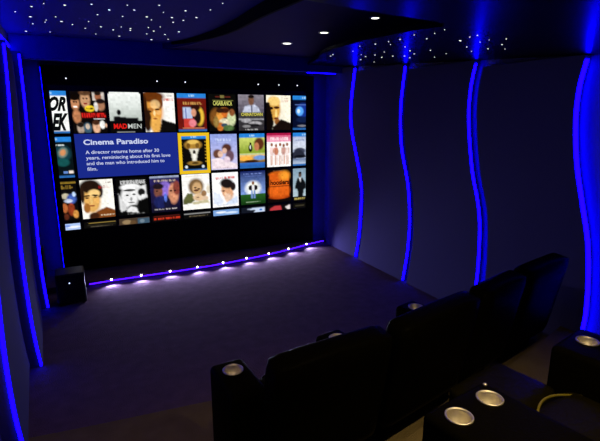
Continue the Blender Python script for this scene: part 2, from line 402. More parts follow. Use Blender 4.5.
A = Art((250, 244, 222)); A.e(.3, .4, .28, .36, (215, 160, 70)).e(.32, .17, .25, .13, (245, 205, 120)).p([(-.1, .2), (.12, .2), (.22, .5), (.3, .8), (.2, 1.1), (-.1, 1.1)], (14, 8, 6)).e(.42, .35, .12, .035, (60, 25, 10)).e(.2, .37, .08, .04, (30, 12, 8)).e(.4, .52, .05, .11, (250, 215, 130)).e(.4, .66, .1, .03, (110, 50, 25)).e(.45, .76, .12, .09, (150, 90, 40)).p([(.25, .9), (.45, .8), (.6, .68), (1.1, .82), (1.1, 1.1), (.2, 1.1)], (22, 12, 10)).t(.62, .92, .17, .05, (190, 50, 40), 6, 11).t(.72, .92, .1, .02, (120, 60, 50), 5, 12).noise(.08)
T[0, 7] = A
A = Art((6, 12, 40)); A.e(.45, .42, .3, .2, (20, 50, 140)).e(.3, .45, .16, .13, (90, 170, 255)).e(.25, .45, .06, .06, (220, 240, 255)).r(.1, .25, .9, .27, (90, 120, 190)).e(.45, .7, .3, .08, (15, 30, 70)).e(.4, .88, .2, .03, (120, 120, 130)); band(A)
T[0, 8] = A
# second row
A = Art((8, 18, 22)); A.e(.7, .4, .25, .2, (20, 60, 70)).e(.72, .38, .13, .13, (110, 130, 120), 25).e(.72, .38, .08, .08, (210, 140, 90), 25).e(.7, .62, .18, .1, (20, 80, 80)).t(.52, .8, .2, .04, (210, 220, 220), 4, 2).r(.68, .84, .8, .9, (100, 140, 210)).r(.84, .83, .97, .9, (235, 220, 210)); band(A, True, True)
T[1, 0] = A
A = Art((10, 9, 8)); A.e(.47, .28, .3, .13, (175, 130, 50)).e(.47, .2, .2, .06, (225, 185, 90)).e(.3, .3, .07, .07, (110, 75, 25)).e(.62, .3, .07, .07, (120, 85, 30)).p([(.32, .38), (.68, .38), (.6, .55), (.58, .72), (.42, .72), (.4, .55)], (225, 222, 205)).e(.5, .48, .05, .06, (40, 36, 28)).e(.5, .6, .045, .08, (250, 248, 238)).e(.5, .78, .26, .06, (150, 115, 50)).e(.52, .78, .12, .03, (70, 50, 20)).e(.2, .88, .05, .04, (215, 225, 235)).e(.8, .88, .05, .04, (215, 225, 235))
for i in range(7): A.e(.92, .2 + i * .09, .04, .018, (170, 135, 40)).e(.08, .2 + i * .09, .02, .015, (110, 85, 30))
band(A); T[1, 4] = A
A = Art((150, 165, 222)); A.g(0, 1, (138, 156, 220), (205, 198, 232)).t(.2, .8, .16, .07, (200, 212, 248), 9, 13).r(.25, .225, .8, .235, (190, 200, 240)).e(.25, .55, .17, .13, (100, 62, 50)).e(.36, .56, .1, .09, (225, 185, 165)).e(.6, .4, .18, .13, (80, 45, 38)).e(.52, .47, .09, .08, (222, 178, 158)).e(.72, .62, .16, .16, (105, 75, 90)).p([(.02, .7), (.3, .66), (.55, .75), (.98, .85), (.98, .97), (.05, .97)], (240, 222, 228)).e(.6, .72, .12, .09, (228, 205, 220)).t(.2, .85, .95, .02, (180, 150, 170), 12, 14).noise(.06)
T[1, 5] = A
A = Art((175, 190, 70)); A.g(.1, .55, (205, 215, 110), (130, 155, 40)).e(.78, .3, .2, .18, (90, 45, 25)).e(.68, .38, .1, .12, (190, 120, 80)).e(.43, .42, .08, .11, (14, 14, 12)).e(.43, .29, .04, .04, (30, 20, 15)).e(.43, .39, .025, .06, (220, 225, 210)).r(-1, .57, 2, .62, (190, 200, 150)).g(.62, .84, (235, 190, 110), (90, 70, 40)).e(.25, .72, .25, .07, (255, 180, 70)).e(.45, .8, .3, .04, (50, 25, 15)).e(.8, .7, .25, .07, (110, 150, 210)).g(.84, .95, (50, 110, 190), (35, 90, 175)); band(A)
T[1, 6] = A
A = Art((250, 247, 246)); A.r(-1, -1, 2, .07, (170, 25, 70)).g(.07, .26, (215, 90, 130), (235, 160, 185)).t(.14, .9, .17, .09, (250, 225, 230), 9, 15)
for i, (x, c1, hh) in enumerate([(.2, (235, 205, 200), .36), (.38, (205, 120, 100), .34), (.55, (245, 240, 235), .38), (.7, (200, 150, 140), .36), (.85, (235, 215, 210), .4)]):
    A.e(x, .34 + .03 * (i % 2), .05, .05, (150, 85, 55)).p([(x - .08, .42), (x + .08, .42), (x + .06, .66), (x - .07, .66)], c1).r(x - .05, .66, x - .015, .95, (215, 160, 135)).r(x + .015, .66, x + .05, .93, (220, 165, 140)).e(x + .07, .52, .02, .08, (205, 150, 120))
A.e(.4, .55, .08, .08, (190, 120, 90)).noise(.08); T[1, 7] = A
A = Art((165, 178, 205)); A.g(.11, .5, (170, 182, 212), (215, 222, 235)).t(.12, .5, .22, .05, (120, 130, 170), 4, 16).e(.35, .33, .2, .08, (205, 212, 230)).e(.3, .55, .25, .1, (60, 65, 85)).p([(0, .6), (.2, .48), (.35, .52), (.5, .62), (.6, .75), (0, .78)], (38, 42, 58)).g(.78, .94, (90, 110, 150), (180, 195, 215)).e(.3, .72, .25, .05, (15, 18, 28)); band(A)
T[1, 8] = A
# third row
A = Art((12, 10, 10)); A.r(.5, .02, 1, .06, (150, 120, 40)).t(.55, .9, .15, .09, (140, 110, 40), 3, 17).e(.65, .38, .12, .07, (200, 190, 160)).e(.82, .45, .14, .12, (60, 90, 170)).e(.72, .5, .12, .05, (205, 215, 240)).e(.9, .34, .05, .06, (190, 215, 250)).e(.6, .68, .08, .12, (190, 105, 55)).e(.78, .72, .1, .16, (150, 60, 30)).e(.9, .85, .08, .1, (215, 150, 70)).e(.62, .9, .07, .08, (90, 40, 25)).noise(.25)
T[2, 0] = A
A = Art((250, 248, 238)); A.e(.32, .48, .27, .4, (226, 172, 92)).e(.3, .17, .32, .18, (34, 20, 12)).e(.58, .3, .1, .17, (36, 20, 12)).e(.04, .35, .07, .25, (40, 24, 14)).e(.4, .35, .18, .1, (246, 205, 130)).e(.18, .41, .1, .022, (30, 16, 8), -6).e(.42, .4, .1, .022, (30, 16, 8), 6).e(.18, .46, .06, .018, (60, 34, 16)).e(.43, .45, .06, .018, (60, 34, 16)).e(.3, .54, .045, .09, (240, 195, 115)).e(.3, .67, .1, .02, (150, 80, 45)).e(.15, .72, .1, .13, (160, 100, 40)).p([(.2, .98), (.32, .88), (.5, .8), (.75, .72), (1.1, .85), (1.1, 1.1), (.1, 1.1)], (125, 66, 24)).e(.35, .94, .16, .09, (60, 30, 14)).t(.55, .95, .2, .07, (160, 30, 30), 8, 18).t(.78, .95, .09, .03, (110, 60, 60), 4, 19).t(.55, .98, .93, .03, (240, 225, 190), 12, 20).noise(.06)
T[2, 1] = A
A = Art((8, 8, 8)); A.t(.14, .95, .12, .1, (190, 190, 190), 12, 21).e(.4, .52, .27, .3, (235, 235, 235)).e(.45, .25, .32, .09, (245, 245, 245)).e(.42, .33, .2, .03, (20, 20, 20)).e(.33, .46, .05, .02, (20, 20, 20)).e(.55, .45, .06, .02, (20, 20, 20)).e(.45, .57, .04, .05, (150, 150, 150)).e(.45, .66, .1, .018, (25, 25, 25)).p([(.6, .28), (.95, .2), (.98, .55), (.72, .62), (.62, .5)], (225, 225, 225)).e(.8, .4, .12, .1, (25, 25, 25)).e(.85, .5, .06, .04, (240, 240, 240)).p([(.05, .4), (.15, .55), (.3, .85), (.08, .9)], (215, 215, 215)).e(.5, .8, .17, .07, (40, 40, 40)).p([(.25, .9), (.4, .76), (.6, .8), (.65, .95)], (230, 230, 230)).t(.3, .9, .97, .02, (130, 130, 130), 10, 22)
T[2, 2] = A
A = Art((30, 26, 70)); A.g(0, 1, (40, 34, 90), (14, 12, 28)).r(-1, -1, 2, .055, (150, 160, 185)).t(.14, .9, .13, .06, (190, 170, 150), 12, 23).e(.5, .35, .2, .2, (140, 110, 210)).e(.27, .42, .15, .17, (120, 72, 58)).e(.27, .28, .19, .08, (32, 22, 30)).e(.22, .4, .04, .02, (30, 15, 15)).e(.78, .5, .18, .28, (215, 145, 110)).e(.9, .35, .12, .2, (130, 60, 50)).e(.7, .42, .05, .025, (60, 30, 30)).e(.84, .42, .05, .025, (60, 30, 30)).e(.3, .72, .2, .18, (28, 34, 90)).e(.55, .75, .12, .15, (22, 22, 50)).e(.5, .6, .05, .12, (90, 120, 220)).t(.1, .9, .92, .03, (200, 190, 190), 12, 24).noise(.2)
T[2, 3] = A
A = Art((250, 248, 242)); A.t(.14, .85, .06, .02, (200, 180, 150), 14, 25).e(.5, .35, .28, .23, (120, 92, 58)).e(.53, .4, .17, .17, (205, 165, 115)).e(.47, .38, .05, .02, (50, 30, 18)).e(.6, .42, .05, .02, (50, 30, 18)).e(.5, .46, .09, .03, (90, 45, 30)).p([(.0, .72), (.18, .52), (.36, .55), (.44, .74), (.3, .82), (.02, .84)], (92, 96, 52)).e(.62, .66, .24, .11, (226, 190, 150)).e(.78, .56, .1, .09, (150, 112, 75)).e(.82, .7, .12, .07, (220, 190, 160)).e(.55, .66, .05, .015, (90, 50, 30)).p([(.3, .8), (.9, .74), (.98, .83), (.4, .86)], (200, 190, 150)).e(.95, .45, .08, .12, (222, 212, 190)).noise(.06)
T[2, 4] = A
A = Art((250, 250, 252)); A.t(.14, .42, .16, .06, (205, 45, 40), 5, 26).t(.47, .9, .15, .07, (205, 45, 40), 7, 27).e(.57, .55, .22, .26, (222, 165, 125), -20).e(.56, .32, .26, .14, (28, 20, 22), 12).e(.8, .42, .1, .12, (35, 24, 24)).e(.42, .53, .06, .02, (60, 30, 20)).e(.5, .62, .05, .04, (240, 200, 165)).e(.6, .75, .14, .13, (235, 200, 175)).p([(.05, .55), (.28, .62), (.42, .85), (.3, .95), (.05, .9)], (222, 230, 248)).p([(.6, .85), (.95, .7), (.95, .92), (.45, .95)], (205, 218, 240)).t(.2, .9, .95, .02, (190, 190, 200), 14, 28).noise(.05)
T[2, 5] = A
A = Art((30, 50, 130)); A.g(0, .68, (18, 30, 90), (120, 150, 215)).t(.12, .9, .08, .03, (130, 150, 220), 13, 29).t(.2, .85, .15, .025, (100, 120, 190), 13, 30).e(.5, .52, .32, .22, (225, 230, 235), soft=.4).e(.5, .5, .2, .15, (250, 250, 235)).g(.69, 1, (38, 92, 34), (16, 48, 14)).r(.38, .42, .62, .58, (24, 20, 24)).e(.5, .36, .055, .055, (130, 85, 55)).r(.45, .42, .55, .58, (228, 228, 228)).r(.41, .58, .485, .82, (120, 150, 205)).r(.515, .58, .59, .82, (115, 145, 200)).e(.36, .5, .04, .07, (24, 20, 24)).e(.64, .5, .04, .07, (24, 20, 24)).t(.2, .8, .93, .02, (160, 190, 150), 12, 31).noise(.1)
T[2, 6] = A
A = Art((14, 8, 8)); A.e(.5, .14, .42, .09, (200, 92, 20)).r(.08, .12, .92, .84, (214, 92, 22)).e(.5, .84, .42, .07, (180, 66, 14)).e(.72, .2, .22, .14, (250, 165, 50), soft=.9, a=.8).e(.5, .65, .4, .2, (225, 98, 24), soft=.7).r(.06, .505, .94, .525, (45, 14, 8)).r(.08, .3, .095, .7, (120, 45, 10)).t(.25, .8, .04, .018, (160, 110, 70), 10, 32).noise(.1)
T[2, 7] = A
A = Art((135, 160, 180)); A.g(0, .9, (128, 155, 175), (175, 195, 205)).e(.31, .2, .07, .075, (95, 75, 65)).e(.31, .14, .07, .035, (30, 25, 25)).p([(.2, .3), (.42, .3), (.56, .45), (.58, .62), (.48, .68), (.44, .9), (.22, .9), (.2, .65), (.08, .62), (.12, .45)], (14, 16, 20)).p([(.27, .3), (.36, .3), (.33, .44)], (225, 228, 230)).r(-1, .88, 2, 2, (16, 15, 14)).t(.06, .55, .95, .06, (190, 170, 90), 6, 33)
T[2, 8] = A
# cropped fourth row
B = {}
A = Art((170, 195, 240)).e(.8, .09, .2, .03, (235, 240, 250)).e(.6, .06, .1, .03, (120, 150, 225)); T[3, 0] = A
A = Art((12, 11, 10)).r(.15, .03, .98, .05, (150, 125, 60)).r(.1, .095, .98, .105, (60, 55, 40)).t(.2, .9, .135, .01, (110, 100, 80), 14, 34); T[3, 1] = A
A = Art((70, 55, 42)).e(.25, .1, .15, .06, (150, 125, 90)).e(.45, .12, .1, .06, (95, 70, 45)).r(.6, .02, 1, .2, (60, 85, 105)).e(.75, .1, .08, .05, (110, 130, 145)); T[3, 2] = A
A = Art((14, 10, 10)).r(.05, .02, .95, .035, (120, 35, 25)).t(.05, .98, .095, .05, (220, 60, 35), 13, 35); T[3, 3] = A
A = Art((10, 10, 10)).r(.02, .02, .98, .045, (150, 150, 150)).t(.2, .9, .105, .02, (130, 115, 90), 14, 36); T[3, 4] = A
A = Art((120, 160, 215)).e(.3, .07, .2, .03, (235, 240, 250)).e(.7, .1, .25, .03, (210, 225, 245)); T[3, 5] = A
A = Art((18, 22, 34)).p([(.2, .06), (.6, .02), (.95, .03), (.95, .17), (.5, .17), (.6, .1)], (195, 210, 235)).e(.8, .1, .06, .03, (40, 110, 200)); T[3, 6] = A
A = Art((16, 10, 12)).p([(.1, .1), (.3, .03), (.55, .02), (.6, .17), (.1, .17)], (185, 55, 60)).p([(.75, .08), (.95, .02), (.95, .17), (.85, .17)], (225, 215, 215)); T[3, 7] = A
A = Art((14, 13, 12)).r(.1, .06, .5, .1, (60, 55, 40)); T[3, 8] = A

TW, TH = .91, .92
def tile(rw, cl_, art):
    x0 = GX + cl_ * PW; z0 = GZ - rw * RP
    u0, u1 = (.545, .99) if cl_ == 0 else ((0, .60) if cl_ == 8 else (0, 1))
    v0, v1 = (0, .165) if rw == 3 else (0, 1)
    w, h = PW * TW, RP * TH
    H, W = art.H, art.W
    us = [u0 + (u1 - u0) * i / (W - 1) for i in range(W)]; vs = [v0 + (v1 - v0) * i / (H - 1) for i in range(H)]
    ui = np.array(us) * (W - 1); vi = np.array(vs) * (H - 1)
    a = art.a
    def samp(arr):
        i0 = np.clip(np.floor(vi).astype(int), 0, H - 2); fi = (vi - i0)[:, None, None]
        j0 = np.clip(np.floor(ui).astype(int), 0, W - 2); fj = (ui - j0)[None, :, None]
        return (arr[i0][:, j0] * (1 - fi) * (1 - fj) + arr[i0 + 1][:, j0] * fi * (1 - fj) + arr[i0][:, j0 + 1] * (1 - fi) * fj + arr[i0 + 1][:, j0 + 1] * fi * fj)
    c = samp(a)
    verts = [(x0 + uu * w, YT, z0 - vv * h) for vv in vs for uu in us]
    faces = [(r * W + q, (r + 1) * W + q, (r + 1) * W + q + 1, r * W + q + 1) for r in range(H - 1) for q in range(W - 1)]
    me = bpy.data.meshes.new('poster_tile'); me.from_pydata(verts, [], faces)
    at = me.color_attributes.new('picture', 'FLOAT_COLOR', 'POINT')
    buf = np.ones((H * W, 4), np.float32); buf[:, :3] = c.reshape(-1, 3)
    at.data.foreach_set('color', buf.ravel())
    o = link('poster_tile', me, M['picture'])
    rel(o, scr); return o
tl = {}
for k_, ((rw, c), art) in enumerate(T.items()):
    if rw < 3: art.noise(.10, 50 + k_)
    tl[rw, c] = tile(rw, c, art)

def text(name, s, x, z, h, m, parent, width=None, y=YT - .003, bold=0.0, shear=0.0):
    cu = bpy.data.curves.new(name, 'FONT'); cu.body = s; cu.size = 1; cu.offset = bold; cu.shear = shear
    cu.resolution_u = 3
    o = bpy.data.objects.new(name, cu); col.objects.link(o)
    dg = bpy.context.evaluated_depsgraph_get(); dg.update()
    me = bpy.data.meshes.new_from_object(o.evaluated_get(dg))
    bpy.data.objects.remove(o)
    vx = [v.co.x for v in me.vertices]; vy = [v.co.y for v in me.vertices]
    hh = .72
    sy = h / hh; sx = sy if width is None else width / (max(vx) - min(vx))
    x_min = min(vx)
    for v in me.vertices: v.co = Vector((x + (v.co.x - x_min) * sx, y, z + v.co.y * sy))
    me.materials.clear(); me.materials.append(m)
    o = bpy.data.objects.new(name, me); col.objects.link(o)
    o.parent = parent
    # parent chain: tile/panel > screen; keep world placement
    o.matrix_parent_inverse = (parent.matrix_basis if False else Matrix.Identity(4))
    return o
def tile_text(rw, c, s, u0, u1, v, hv, colr, bold=.02, shear=0.0, st=1.0):
    x0 = GX + c * PW; z0 = GZ - rw * RP; w, h = PW * TW, RP * TH
    return text('title_lettering', s, x0 + u0 * w, z0 - v * h, hv * h, glow(colr, st), tl[rw, c], (u1 - u0) * w, bold=bold, shear=shear)
tile_text(0, 0, 'OR', .46, .97, .45, .31, (10, 12, 14), .05, .45)
tile_text(0, 0, 'EK', .50, .99, .91, .38, (10, 12, 14), .05, .45)
tile_text(0, 2, 'MAD', .10, .51, .90, .12, (225, 30, 25), .04)
tile_text(0, 2, 'MEN', .54, .97, .90, .12, (195, 200, 195), .01)
tile_text(0, 5, 'CASABLANCA', .16, .86, .30, .12, (215, 215, 110), .02)
tile_text(0, 6, 'CHINATOWN', .10, .94, .585, .085, (215, 205, 90), .02)
tile_text(2, 7, 'hoosiers', .12, .92, .46, .15, (20, 10, 8), .03)
tile_text(2, 2, 'CITIZEN KANE', .14, .95, .17, .10, (200, 200, 200), .02)

# information box
ib = rel(obj('information_box', box(GX + PW - .003, GX + 3.935 * PW, YT - .004, YT, GZ - RP * 1.945, GZ - RP * .94), glow((26, 42, 138))), scr)
tag(ib, 'blue box with white film description')
bx0 = GX + PW; bz0 = GZ - RP * .94
tx = [("Cinema Paradiso", .075, .695, .245, .12, .028), ("A director returns home after 30", .085, .80, .455, .080, .012), ("years, reminiscing about his first love", .085, .915, .583, .080, .012),
      ("and the man who introduced him to", .085, .85, .711, .080, .012), ("film.", .085, .18, .84, .080, .012)]
for s, u0, u1, v, h, b in tx:
    text('description_lettering', s, bx0 + u0 * 2.935 * PW, bz0 - (v) * RP * 1.005, h * RP, glow((215, 222, 255), .9), ib, (u1 - u0) * 2.935 * PW, y=YT - .006, bold=b)
# yellow selection frame round one tile
bm = bmesh.new()
x0, x1 = GX + 3.955 * PW, GX + 4.965 * PW; z1, z0 = GZ - RP * .955, GZ - RP * 1.985; t_ = .044
for a in ((x0, x1, z1 - t_, z1), (x0, x1, z0, z0 + t_), (x0, x0 + t_, z0 + t_, z1 - t_), (x1 - t_, x1, z0 + t_, z1 - t_)):
    box(a[0], a[1], YT - .004, YT - .0005, a[2], a[3], bm=bm)
rel(obj('selection_frame', bm, glow((240, 195, 30))), scr)['label'] = 'yellow frame round the selected poster'

# glowing dots standing in for small reflected lights on the border over the screen
for x in (-.01, 1.02, 1.375, 2.385, 2.70, 2.99):
    X = x * 1.02
    bm, rr = lathe([(.008, 0), (.008, .010), (.004, .012)], 16); bm.faces.new(rr[-1])
    for v in bm.verts: v.co = Vector((v.co.x + X, YS - .031 - v.co.z, v.co.y + 2.475))
    rel(obj('reflected_light_dot', bm, M['star']), scr)

# ------------------------------------------------------------------ stars
A_ = [[-0.329, 4.68], [-0.194, 4.412], [-0.103, 4.257], [0.041, 4.246], [-0.232, 4.856], [-0.236, 5.204], [-0.129, 5.066], [-0.115, 4.95], [-0.035, 4.761], [0.007, 4.965], [-0.327, 5.679], [-0.108, 5.617], [0.097, 5.079], [0.227, 4.121], [0.362, 4.268], [0.288, 4.509], [0.23, 4.856], [0.345, 5.088], [0.211, 5.234], [0.319, 5.547], [0.465, 5.208], [0.554, 5.578], [0.486, 4.486], [0.478, 4.033], [0.621, 5.16], [0.547, 4.187], [0.366, 4.276], [0.522, 5.002], [0.611, 5.053], [0.677, 4.415], [0.733, 4.531], [0.763, 4.925], [0.8, 5.298], [0.902, 5.669], [0.84, 5.098], [0.861, 4.837], [0.701, 3.925], [0.774, 4.163], [0.928, 4.553], [0.979, 5.258], [1.065, 5.554], [0.879, 4.349], [1.078, 5.026], [0.995, 4.426], [0.928, 4.031], [1.072, 4.255], [1.102, 3.908], [1.127, 3.65]]
B_ = [[2.347, 4.115], [2.25, 3.90], [2.189, 3.462], [1.968, 3.018], [2.432, 3.698], [1.948, 2.791], [2.548, 3.651], [2.84, 4.33], [2.612, 3.898], [2.4, 3.306], [1.918, 2.6], [2.043, 2.745], [2.772, 3.855], [3.175, 4.559], [2.745, 3.645], [1.884, 2.436], [2.226, 2.815], [2.815, 3.562], [2.471, 3.06], [2.693, 3.28], [1.796, 2.196], [1.977, 2.298], [1.829, 2.065], [1.76, 1.915], [2.192, 2.248], [2.549, 2.914], [3.069, 3.446], [2.851, 3.065], [2.986, 3.696], [2.095, 2.07], [2.067, 1.988], [2.204, 2.251], [2.346, 2.23], [2.291, 2.109], [2.526, 2.518], [2.824, 2.762], [2.733, 2.519], [2.557, 2.245], [2.827, 2.453], [2.315, 2.006]]
bm, rr = lathe([(1, .5), (1, -.1), (.6, -.5)], 10); bm.faces.new(rr[-1]); bm.faces.new(rr[0])
bmesh.ops.recalc_face_normals(bm, faces=bm.faces)
sm = bpy.data.meshes.new('ceiling_star'); bm.to_mesh(sm); bm.free(); sm.materials.append(M['star'])
rs = random.Random(4)
for lst, base, lab, grp, zf in ((A_, .010, 'tiny white star light in the dark blue ceiling on the left', 'star lights in the left ceiling', lambda x, y: ZC),
                               (B_, .0065, 'tiny white star light in the black soffit on the right', 'star lights in the right soffit', lambda x, y: zs(x, y))):
    for x, y in lst:
        o = bpy.data.objects.new('ceiling_star', sm); col.objects.link(o)
        s = base * rs.choice((.45, .6, .8, 1.0)) * (y / 4.6 if lst is A_ else y / 3)
        o.scale = (s, s, .004); o.location = (x, y, zf(x, y) - .001)
        tag(o, lab, 'star light', grp)

# recessed downlights in the ceiling wave
def downlight(x, y, z, lab, grp=None, r=.052):
    t = empty('downlight', (x, y, z)); tag(t, lab, 'downlight', grp)
    bm, rr = lathe([(r + .014, -.0005), (r + .012, -.007), (r, -.008), (r - .003, -.0015)], 32)
    obj('trim_ring', bm, M['trimw'], t, True)
    bm, rr = lathe([(r - .002, -.001), (r - .006, -.006)], 32); bm.faces.new(rr[-1]); bm.faces.new(rr[0])
    obj('lamp_lens', bm, M['down'], t)
    return t
downlight(2.212, 4.845, 2.82, 'small lit downlight nearest the screen, left of the other two', r=.05)
downlight(2.253, 4.081, 2.82, 'small lit downlight in the middle of the row of three', r=.042)
downlight(2.30, 3.31, 2.82, 'small lit downlight furthest from the screen, top of the picture', r=.036)
# the last fitting of the row lights the rear seats (it hangs out of frame)
downlight(1.45, .75, zs(0, .75), 'warm downlight in the soffit above the rear seats')
downlight(.15, 1.3, zs(0, 1.3), 'warm downlight in the soffit above the bare left end of the platform')  # unseen fitting added to warm this end of the platform

# ------------------------------------------------------------------ stage edge lights
obj_ = tube([(x, sf(x) - .007, .036) for x in [0.0 + (XR - .03) * i / 60 for i in range(61)]], .0055, 8)
tag(obj('stage_light_strip', obj_, M['violet']), 'thin violet light strip under the curved lip of the stage', 'light strip')
LX = [.250, .603, .965, 1.325, 1.69, 2.052, 2.42, 2.783, 3.15]
for i, x in enumerate(LX):
    d = (sf(x + .01) - sf(x - .01)) / .02
    t = empty('stage_spotlight', (x, sf(x) - .026, .058), math.atan(d))
    nth = ['leftmost', 'second from the left', 'third from the left', 'fourth from the left', 'middle', 'fourth from the right', 'third from the right', 'second from the right', 'rightmost'][i]
    tag(t, 'small bright white spotlight on the stage lip, %s of nine' % nth, 'spotlight', 'spotlights along the stage lip')
    obj('housing', box(-.014, .014, -.002, .012, -.012, .012, .003, 2), M['plastic'], t)
    bm, rr = lathe([(.011, 0), (.011, .005), (.006, .010)], 16); bm.faces.new(rr[-1]); bm.faces.new(rr[0])
    for v in bm.verts: v.co = Vector((v.co.x, -.002 - v.co.z, v.co.y))
    obj('bulb', bm, M['white'], t)

# ------------------------------------------------------------------ subwoofer
sw = empty('subwoofer', (-.185, 5.46, 0)); tag(sw, 'black subwoofer box with a small blue-white pilot light, standing by the left wall', 'speaker')
o = obj('cabinet', box(-.145, .145, -.12, .15, .012, .36, .012, 3), M['plastic'], sw)
obj('speaker_grille', box(-.13, .13, -.135, -.1205, .03, .345, .006, 2), M['grille'], sw)
bm, rr = lathe([(.007, 0), (.007, .004), (.004, .006)], 12); bm.faces.new(rr[-1]); bm.faces.new(rr[0])
for v in bm.verts: v.co = Vector((v.co.x - .01, -.1355 - v.co.z, v.co.y + .26))
obj('pilot_light', bm, M['pilot'], sw)
for sx in (-1, 1):
    for yy in (-.09, .12):
        obj('foot', box(sx * .11 - .015, sx * .11 + .015, yy - .015, yy + .015, 0, .012), M['plastic'], sw)

# in-wall speaker beside it
gm = box(XL + .001, XL + .012, 5.50, 5.72, .28, .62, .004, 2)
tag(obj('wall_speaker', gm, M['grille']), 'dark perforated speaker grille low on the left wall behind the subwoofer', 'speaker')

# ------------------------------------------------------------------ seats
def pillow(x0, x1, y0, y1, z0, z1, bulge=.03, bev=.05, wr=0.0, seed=1):
    """upholstered block: subdivided rounded box with bulging faces"""
    bm = bmesh.new(); bmesh.ops.create_cube(bm, size=1)
    bmesh.ops.subdivide_edges(bm, edges=list(bm.edges), cuts=9, use_grid_fill=True)
    dx, dy, dz = x1 - x0, y1 - y0, z1 - z0
    rn = random.Random(seed); ph = [rn.uniform(0, 6.28) for _ in range(6)]
    for v in bm.verts:
        c = v.co * 2
        h = Vector((dx / 2, dy / 2, dz / 2)); q = Vector((c.x * h.x, c.y * h.y, c.z * h.z))
        inn = Vector([max(-(h[i] - bev), min(h[i] - bev, q[i])) for i in range(3)])
        d = q - inn
        if d.length > 1e-6:
            n_ax = sum(1 for i in range(3) if abs(d[i]) > 1e-6)
            if n_ax > 1: q = inn + d.normalized() * bev
        bx_, by_, bz_ = 1 - c.x ** 2, 1 - c.y ** 2, 1 - c.z ** 2
        q.x += bulge * .4 * c.x * by_ * bz_; q.y += bulge * c.y * bx_ * bz_; q.z += bulge * c.z * bx_ * by_
        if wr and c.z > .5:
            q.z += wr * (math.sin(c.x * 7 + ph[0] + 2 * c.y) * math.sin(c.y * 6 + ph[1]) + .5 * math.sin(13 * c.x + 5 * c.y + ph[2])) * max(0, bx_ * by_)
        v.co = q + Vector(((x0 + x1) / 2, (y0 + y1) / 2, (z0 + z1) / 2))
    return bm
def rod(o_name, pts, r, m, parent): return obj(o_name, tube(pts, r, 8), m, parent, True)

def cup_console(name, loc, rz, w, length, h, cups, label, group, front=.09, knob=False):
    """arm console; local origin on the floor below the front cup, +y towards the screen"""
    t = empty(name, loc, rz); tag(t, label, 'armrest', group)
    bm = box(-w / 2, w / 2, front - length, front, .02, h, .028, 4)
    # rounded, rising leather pad
    body = obj('armrest_body', bm, M['leather'], t)
    for cx, cy in cups:
        cbm, rr = lathe([(.0455, h - .07), (.0455, h + .05)], 40, (cx, cy, 0)); cbm.faces.new(rr[0][::-1]); cbm.faces.new(rr[1])
        bmesh.ops.recalc_face_normals(cbm, faces=cbm.faces)
        cme = bpy.data.meshes.new('cut'); cbm.to_mesh(cme); cbm.free()
        co = bpy.data.objects.new('cut', cme); col.objects.link(co)
        co.matrix_world = body.matrix_world
        co.location = loc; co.rotation_euler = (0, 0, rz)
        md = body.modifiers.new('b', 'BOOLEAN'); md.object = co; md.operation = 'DIFFERENCE'; md.solver = 'EXACT'
        bpy.context.view_layer.update()
        dg = bpy.context.evaluated_depsgraph_get(); dg.update()
        me = bpy.data.meshes.new_from_object(body.evaluated_get(dg))
        body.modifiers.clear(); body.data = me; bpy.data.objects.remove(co)
    smooth_angle(body, 40)
    for cx, cy in cups:
        # steel cup: flanged rim, wall, stepped floor
        bm, rr = lathe([(.054, h + .0005), (.0545, h + .004), (.051, h + .0065), (.046, h + .004), (.0435, h - .002), (.0425, h - .035), (.038, h - .037), (.037, h - .06), (.0, h - .062)][:8], 48, (cx, cy, 0))
        bm.faces.new(rr[-1])
        obj('cup_holder', bm, M['steel'], t, True)
    obj('kick_panel', box(-w / 2 + .015, w / 2 - .015, front - length + .02, front - .02, 0, .0195), M['plastic'], t)
    if knob:
        bm, rr = lathe([(.006, 0), (.009, .004), (.009, .010), (.005, .013)], 16); bm.faces.new(rr[-1]); bm.faces.new(rr[0])
        for v in bm.verts: v.co = Vector((v.co.x + .165, front - .035 + v.co.y, v.co.z + h - .001))
        obj('control_knob', bm, M['steel'], t, True)
    return t

